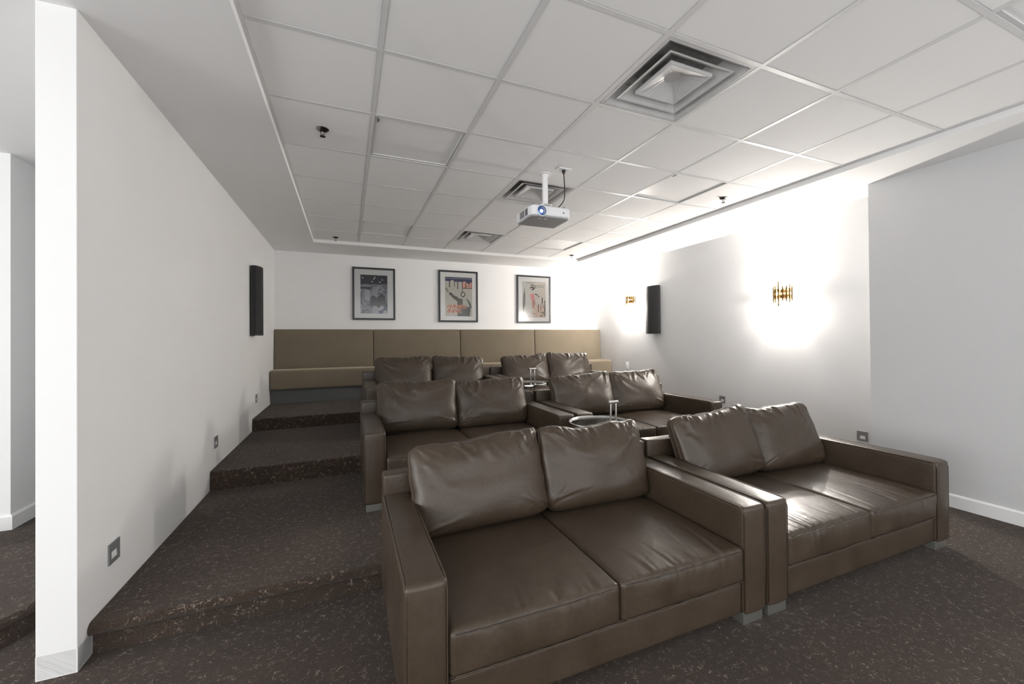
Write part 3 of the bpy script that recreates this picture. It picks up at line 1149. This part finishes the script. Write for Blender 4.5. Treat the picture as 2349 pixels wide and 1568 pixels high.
def near_line(pts, x, y, w):
    for (x0, y0), (x1, y1) in zip(pts, pts[1:]):
        dx, dy = x1 - x0, y1 - y0
        l = dx * dx + dy * dy
        tt = 0 if l == 0 else max(0, min(1, ((x - x0) * dx + (y - y0) * dy) / l))
        if math.hypot((x - x0 - tt * dx), (y - y0 - tt * dy) * 1.35) < w:
            return True
    return False


def srgb(r, g, b_):
    f = lambda c: (c / 255 / 12.92) if c / 255 <= 0.04045 else ((c / 255 + 0.055) / 1.055) ** 2.4
    return (f(r), f(g), f(b_))


def art_night(x, y):
    """blue-grey abstract: dark band with lamps above, pale and dark masses below (y down)"""
    n1 = noise.noise(Vector((x * 6, y * 6, 0.3))); n2 = noise.noise(Vector((x * 16, y * 20, 5.0)))
    for cx, cy in ((0.08, 0.075), (0.53, 0.06), (0.49, 0.10), (0.43, 0.17), (0.72, 0.18), (0.81, 0.115)):
        if math.hypot(x - cx, (y - cy) * 1.35) < 0.024:
            return srgb(245, 245, 250)
    if y < 0.24 + 0.03 * n1:
        return srgb(52, 53, 64)
    if y < 0.31 and x < 0.4:
        return srgb(150, 150, 162)
    if y < 0.37 and x < 0.42:
        return srgb(62, 62, 74)
    if inside([(0.36, 0.62), (0.46, 0.52), (0.6, 0.6), (0.78, 0.46), (0.9, 0.55), (0.95, 0.7), (1.0, 0.75), (1.0, 0.84), (0.78, 0.78), (0.66, 0.86), (0.55, 0.78), (0.34, 0.83)], x, y):
        return srgb(50 + 12 * n2, 49 + 12 * n2, 60 + 12 * n2)
    if inside([(0.15, 0.39), (0.36, 0.40), (0.33, 0.66), (0.17, 0.66)], x, y):
        return srgb(186, 186, 196)
    if y > 0.80 and x > 0.42:
        return srgb(190 + 18 * n2, 191 + 18 * n2, 198 + 14 * n2) if n1 > -0.3 else srgb(96, 96, 140)
    if 0.42 < x < 0.66 and 0.3 < y < 0.56:
        return srgb(168 + 30 * n1, 168 + 30 * n1, 176 + 30 * n1)
    g = 138 + 75 * n2 + 30 * n1
    g = max(45, min(215, g))
    return srgb(g, g, min(255, g + 12))


def art_wave(x, y):
    """figure with a raised arm before pale towers under a blue sky, orange lettering"""
    n2 = noise.noise(Vector((x * 18, y * 22, 2.0)))
    paper = srgb(206 + 8 * n2, 201 + 8 * n2, 190 + 8 * n2)
    # illegible orange hand lettering, two lines
    for y0, x0, x1, s in ((0.755, 0.06, 0.78, 0.0), (0.865, 0.06, 0.60, 2.0)):
        if x0 < x < x1 and abs(y - y0) < 0.052:
            st = math.sin(x * 78 + s) * 0.026 + 0.012 * math.sin(x * 31 + s * 3)
            if abs((y - y0) - st) < 0.020 or (math.sin(x * 41 + s) > 0.72):
                return srgb(196, 98, 52)
            if noise.noise(Vector((x * 40, y * 30, s))) > 0.05:
                return srgb(238, 196, 150)
    # body
    if near_line([(0.60, 0.385), (0.665, 0.375), (0.715, 0.41), (0.72, 0.46), (0.67, 0.50), (0.61, 0.49), (0.58, 0.44), (0.60, 0.385)], x, y, 0.017):
        return srgb(52, 50, 44)
    if inside([(0.46, 0.53), (0.64, 0.555), (0.64, 0.74), (0.88, 0.76), (0.93, 0.82), (0.90, 1.0), (0.44, 1.0), (0.44, 0.62), (0.30, 0.55), (0.13, 0.43), (0.19, 0.38), (0.34, 0.475), (0.47, 0.505)], x, y):
        return srgb(92 + 10 * n2, 92 + 10 * n2, 80 + 10 * n2)
    if inside([(0.77, 0.54), (0.84, 0.56), (0.95, 0.68), (0.97, 0.76), (0.95, 0.80), (0.90, 0.79), (0.88, 0.69)], x, y):
        return srgb(84, 84, 74)
    if inside([(0.65, 0.54), (0.77, 0.53), (0.88, 0.70), (0.89, 0.76), (0.65, 0.74)], x, y):
        return srgb(198, 198, 186)
    if near_line([(0.02, 0.28), (0.05, 0.34), (0.11, 0.39)], x, y, 0.014) or near_line([(0.06, 0.29), (0.12, 0.35)], x, y, 0.008):
        return srgb(48, 46, 42)
    # sky and drips between towers
    if y < 0.02:
        return srgb(40, 42, 66)
    if 0.025 < y < 0.035:
        return srgb(190, 190, 205)
    edge = 0.10
    for x0, x1, top in ((0.0, 0.14, 0.105), (0.185, 0.33, 0.07 + 0.5 * abs(x - 0.257)), (0.36, 0.44, 0.125), (0.475, 0.62, 0.115)):
        if x0 <= x <= x1 and y > top:
            return paper
    if x < 0.64:
        for cx, b0 in ((0.163, 0.27), (0.345, 0.245), (0.458, 0.30), (0.635, 0.36)):
            if abs(x - cx) < 0.016 and y < b0:
                return srgb(44, 44, 58)
        if y < 0.115:
            return srgb(56, 60, 104)
        return paper
    if y < 0.13 - 0.03 * math.sin(x * 20):
        return srgb(52, 57, 100)
    if y < 0.285:
        if near_line([(0.76, 0.13), (0.76, 0.28)], x, y, 0.012) or near_line([(0.88, 0.16), (0.88, 0.28)], x, y, 0.012) or abs(y - 0.28) < 0.008:
            return srgb(72, 46, 44)
        return srgb(232, 190, 172) if n2 > -0.1 else srgb(196, 112, 92)
    return paper


def art_dress(x, y):
    """fashion sketch: dark bun, pink dress, dark spire and towers, fine handwriting"""
    n2 = noise.noise(Vector((x * 14, y * 16, 9.0)))
    paper = srgb(222 + 9 * n2 - 14 * (1 - x), 212 + 9 * n2 - 6 * (1 - x), 200 + 9 * n2)
    if min(x, 1 - x) < 0.012 or min(y, 1 - y) < 0.008:
        return srgb(168, 160, 150)
    for y0, x0, x1 in ((0.035, 0.18, 0.5), (0.10, 0.45, 0.94), (0.145, 0.6, 0.94)):
        if x0 < x < x1 and abs(y - y0 - 0.012 * math.sin(x * 95)) < 0.0075:
            return srgb(120, 112, 106)
    if math.hypot((x - 0.42) / 0.10, (y - 0.185) / 0.055) < 1:
        return srgb(222, 210, 200) if math.hypot((x - 0.385) / 0.045, (y - 0.20) / 0.026) < 1 else srgb(48, 44, 42)
    if near_line([(0.36, 0.095), (0.46, 0.095), (0.54, 0.13), (0.565, 0.175)], x, y, 0.016):
        return srgb(52, 48, 46)
    if near_line([(0.54, 0.345), (0.62, 0.355), (0.71, 0.42)], x, y, 0.018):
        return srgb(50, 46, 44)
    if inside([(0.33, 0.34), (0.50, 0.34), (0.52, 0.45), (0.56, 0.62), (0.47, 0.74), (0.42, 0.75), (0.41, 0.56), (0.35, 0.44)], x, y):
        if y > 0.52 and math.sin((x * 3 + y) * 34) > 0.35:
            return srgb(136, 76, 72)
        return srgb(226, 146, 146) if y < 0.52 else srgb(214, 164, 152)
    if inside([(0.10, 0.16), (0.12, 0.36), (0.125, 0.62), (0.03, 0.84), (0.01, 0.62), (0.03, 0.38)], x, y):
        return srgb(108 + 30 * n2, 102 + 30 * n2, 96 + 30 * n2)
    for cx, t0, t1, w in ((0.86, 0.44, 0.60, 0.024), (0.68, 0.62, 0.86, 0.017), (0.78, 0.62, 0.80, 0.012), (0.97, 0.52, 0.95, 0.018)):
        if abs(x - cx) < w and t0 < y < t1:
            return srgb(96, 84, 76)
    if near_line([(0.86, 0.60), (0.96, 0.78), (0.90, 0.9)], x, y, 0.012) or near_line([(0.40, 0.88), (0.55, 0.90), (0.64, 0.96)], x, y, 0.008):
        return srgb(120, 106, 98)
    if x > 0.45 and y > 0.66:
        return srgb(214 + 12 * n2, 190 + 14 * n2, 174 + 14 * n2) if not (x > 0.74 and y > 0.84 and n2 > 0) else srgb(136, 124, 116)
    return paper


def picture(x, z, w, h, art, label, inner):
    t = thing('framed_picture', label, 'picture', (x, YB, z), 0, None)
    fw, dp = 0.030, 0.028
    bm = bmesh.new()
    for lo, hi in (((-w / 2, -dp, -h / 2), (w / 2, -0.001, -h / 2 + fw)), ((-w / 2, -dp, h / 2 - fw), (w / 2, -0.001, h / 2)),
                   ((-w / 2, -dp, -h / 2 + fw), (-w / 2 + fw, -0.001, h / 2 - fw)), ((w / 2 - fw, -dp, -h / 2 + fw), (w / 2, -0.001, h / 2 - fw))):
        add_box(bm, lo, hi)
    bm_obj('frame', bm, 'black_frame', t)
    box('mat_board', (-w / 2 + fw - 0.002, -0.014, -h / 2 + fw - 0.002), (w / 2 - fw + 0.002, -0.002, h / 2 - fw + 0.002), 'mat_board', t)
    # print: a fine grid of faces carrying the ink colour
    x0, x1, t0, t1 = inner
    px0, px1 = -w / 2 + x0 * w, -w / 2 + x1 * w
    pz0, pz1 = h / 2 - t1 * h, h / 2 - t0 * h
    nx, ny = 84, 112
    vs_ = [(px0 + (px1 - px0) * i / nx, -0.0152, pz1 + (pz0 - pz1) * j / ny) for j in range(ny + 1) for i in range(nx + 1)]
    fs = [(j * (nx + 1) + i, (j + 1) * (nx + 1) + i, (j + 1) * (nx + 1) + i + 1, j * (nx + 1) + i + 1) for j in range(ny) for i in range(nx)]
    me = bpy.data.meshes.new('print'); me.from_pydata(vs_, [], fs)
    at = me.attributes.new('ink', 'FLOAT_COLOR', 'FACE')
    for j in range(ny):
        for i in range(nx):
            c = art((i + 0.5) / nx, (j + 0.5) / ny)
            at.data[j * nx + i].color = (*c, 1)
    link('print', me, 'print_paper', t)
    box('glass', (-w / 2 + fw - 0.002, -0.0215, -h / 2 + fw - 0.002), (w / 2 - fw + 0.002, -0.0195, h / 2 - fw + 0.002), 'picture_glass', t)
    return t


picture(0.857, 2.070, 0.658, 0.848, art_night, 'black framed blue-grey print with small lamps across its dark top', (0.185, 0.815, 0.14, 0.875))
picture(2.258, 2.072, 0.704, 0.900, art_wave, 'black framed poster of a waving figure under a blue sky', (0.165, 0.855, 0.125, 0.885))
picture(3.720, 2.064, 0.704, 0.896, art_dress, 'black framed sketch of a figure in a pink dress', (0.165, 0.845, 0.13, 0.88))

# ------------------------------------------------------------------ projector
PJ = thing('projector', 'white projector with glowing lens hanging from the ceiling on a pole', 'projector', (1.985, 1.02, 2.30))
W, D, H = 0.368, 0.31, 0.092


def djp(p, raw):
    x, y, z = p
    # plan corners rounded at the front, body tapering a little to the back
    if y < -D / 2 + 0.06:
        k = (-D / 2 + 0.06 - y) / 0.06
        x *= 1 - 0.09 * k * k
        y += 0.012 * (2 * x / W) ** 4
    return Vector((x, y, z))


me = soft_box_mesh('body', (W, D, H - 0.012), 0.014, (14, 12, 5), djp, 3)
o = link('body', me, 'white_plastic', PJ); o.location = (0, 0, 0.012 + (H - 0.012) / 2)
me = soft_box_mesh('underside', (W - 0.02, D - 0.02, 0.03), 0.008, (14, 12, 2), djp, 2)
o = link('underside', me, 'projector_base', PJ); o.location = (0, 0.002, 0.016)
yf = -D / 2
lx, lz = -0.092, 0.046
# lens
ring = lathe('lens_ring', [(0.036, 0.0), (0.045, 0.0), (0.046, 0.012), (0.044, 0.018), (0.040, 0.018), (0.036, 0.006), (0.036, 0.0)], 'white_plastic', PJ, 32)
ring.location = (lx, yf + 0.010, lz); ring.rotation_euler = (PI / 2, 0, 0)
barrel = lathe('barrel', [(0.0, 0.006), (0.024, 0.008), (0.036, 0.012), (0.040, 0.014), (0.040, 0.002), (0.0, 0.0)], 'lens_ring', ring, 32)
gl = lathe('front_lens', [(0.0, 0.020), (0.012, 0.018), (0.024, 0.012), (0.027, 0.009)], 'lens_glass', ring, 32)
gw = lathe('glow', [(0.0, 0.0235), (0.008, 0.0225), (0.0125, 0.0195), (0.0128, 0.0165), (0.0, 0.015)], 'lens_glow', ring, 24)
gw.location = (-0.006, -0.006, 0)
cyl('sensor', (0.105, yf - 0.003, 0.048), (0.105, yf + 0.01, 0.048), 0.005, 'black_plastic', PJ, seg=12)
# side grille in two blocks, each slot its own piece
for (ya, yb) in ((-0.085, -0.035), (-0.022, 0.075)):
    for k in range(7):
        yy = ya + (yb - ya) * (k + 0.5) / 7
        box('grille_slot', (-W / 2 - 0.0015, yy - (yb - ya) / 7 * 0.30, 0.022), (-W / 2 + 0.004, yy + (yb - ya) / 7 * 0.30, 0.078), 'vent_slot', PJ)
for s in (-1, 1):
    o = tube('vent_mark', [(-0.055 + s * 0.028 + 0.012 * math.cos(a), -0.085 + 0.012 * math.sin(a), 0.0008) for a in [PI * k / 8 - PI for k in range(9)]], 0.002, 'white_plastic', PJ, 6)
for fx, fy in ((-0.15, -0.11), (0.13, -0.11), (-0.15, 0.11), (0.13, 0.11)):
    cyl('foot', (fx, fy, H - 0.002), (fx, fy, H + 0.014), 0.010, 'projector_base', PJ, seg=14)

# ceiling mount: plate, pole and spider bracket
MT = bpy.data.objects.new('mount', None); COL.objects.link(MT); MT.location = (2.018, 1.053, ZC)
lathe('ceiling_flange', [(0.0, 0.004), (0.055, 0.004), (0.055, -0.003), (0.028, -0.006), (0.028, -0.02), (0.0, -0.02)], 'trim_white', MT, 32)
cyl('pole', (0, 0, -0.005), (0, 0, -0.262), 0.0245, 'trim_white', MT, seg=28)
hz = 2.392 + 0.012 - ZC
bm = bmesh.new()
add_box(bm, (-0.045, -0.045, -0.272), (0.045, 0.045, -0.262), 0.003, 1)
for sx in (-1, 1):
    add_box(bm, (sx * 0.040 - 0.004, -0.035, -0.305), (sx * 0.040 + 0.004, 0.035, -0.262))
add_box(bm, (-0.045, -0.045, -0.310), (0.045, 0.045, -0.302), 0.003, 1)
bm_obj('yoke', bm, 'trim_white', MT)
for k in range(3):
    box('slot', (-0.030, -0.0462, -0.268 - k * 0.0), (0.030, -0.0445, -0.2655), 'vent_slot', MT) if k == 0 else None
for dx, dy in ((-0.17, -0.13), (0.11, -0.13), (-0.17, 0.08), (0.11, 0.08)):
    pts = [(dx * 0.15, dy * 0.15, -0.308), (dx * 0.55, dy * 0.55, -0.311), (dx, dy, hz - 0.004)]
    bm = bmesh.new()
    d = Vector((dx, dy, 0)).normalized(); s = Vector((-d.y, d.x, 0)) * 0.011
    rows_ = []
    for p in pts:
        p = Vector(p)
        rows_.append([bm.verts.new(p + s), bm.verts.new(p - s), bm.verts.new(p - s + Vector((0, 0, 0.004))), bm.verts.new(p + s + Vector((0, 0, 0.004)))])
    for A, B in zip(rows_, rows_[1:]):
        for i in range(4):
            j = (i + 1) % 4; bm.faces.new((A[i], A[j], B[j], B[i]))
    bm.faces.new(rows_[0]); bm.faces.new(rows_[-1][::-1])
    bm_obj('bracket_arm', bm, 'trim_white', MT)
    cyl('bolt', (dx, dy, hz - 0.012), (dx, dy, hz + 0.014), 0.005, 'dark_chrome', MT, seg=8)

PL = thing('ceiling_outlet', 'small white power outlet plate in the ceiling tile by the projector pole', 'outlet', (2.12, 0.905, ZC))
box('plate', (-0.058, -0.036, -0.007), (0.058, 0.036, 0.001), 'white_plastic', PL, bev=0.002)
box('socket', (-0.034, -0.016, -0.0085), (0.034, 0.016, -0.006), 'tee_white', PL)
CB = bpy.data.objects.new('cable', None); COL.objects.link(CB); CB.location = (2.115, 0.9, ZC)
lathe('plug', [(0.0, -0.007), (0.015, -0.008), (0.015, -0.022), (0.007, -0.040), (0.0, -0.041)], 'cable_black', CB, 16)
pts = []
P4 = [Vector((0, 0, -0.035)), Vector((0.004, -0.006, -0.16)), Vector((0.01, 0.02, -0.25)), Vector((-0.035, 0.06, -0.315)), Vector((-0.075, 0.085, -0.333))]
# smooth through the control points
for i in range(len(P4) - 1):
    p0 = P4[max(0, i - 1)]; p1 = P4[i]; p2 = P4[i + 1]; p3 = P4[min(len(P4) - 1, i + 2)]
    for k in range(8):
        s = k / 8
        pts.append(0.5 * ((2 * p1) + (p2 - p0) * s + (2 * p0 - 5 * p1 + 4 * p2 - p3) * s * s + (3 * p1 - p0 - 3 * p2 + p3) * s ** 3))
pts.append(P4[-1])
tube('power_cord', pts, 0.0042, 'cable_black', CB, 8)
# pole, bracket and cord are bolted to the projector: its parts
for root in (MT, CB):
    for ch in list(root.children):
        ch.parent = PJ
        ch.location = ch.location + root.location - PJ.location
    bpy.data.objects.remove(root)
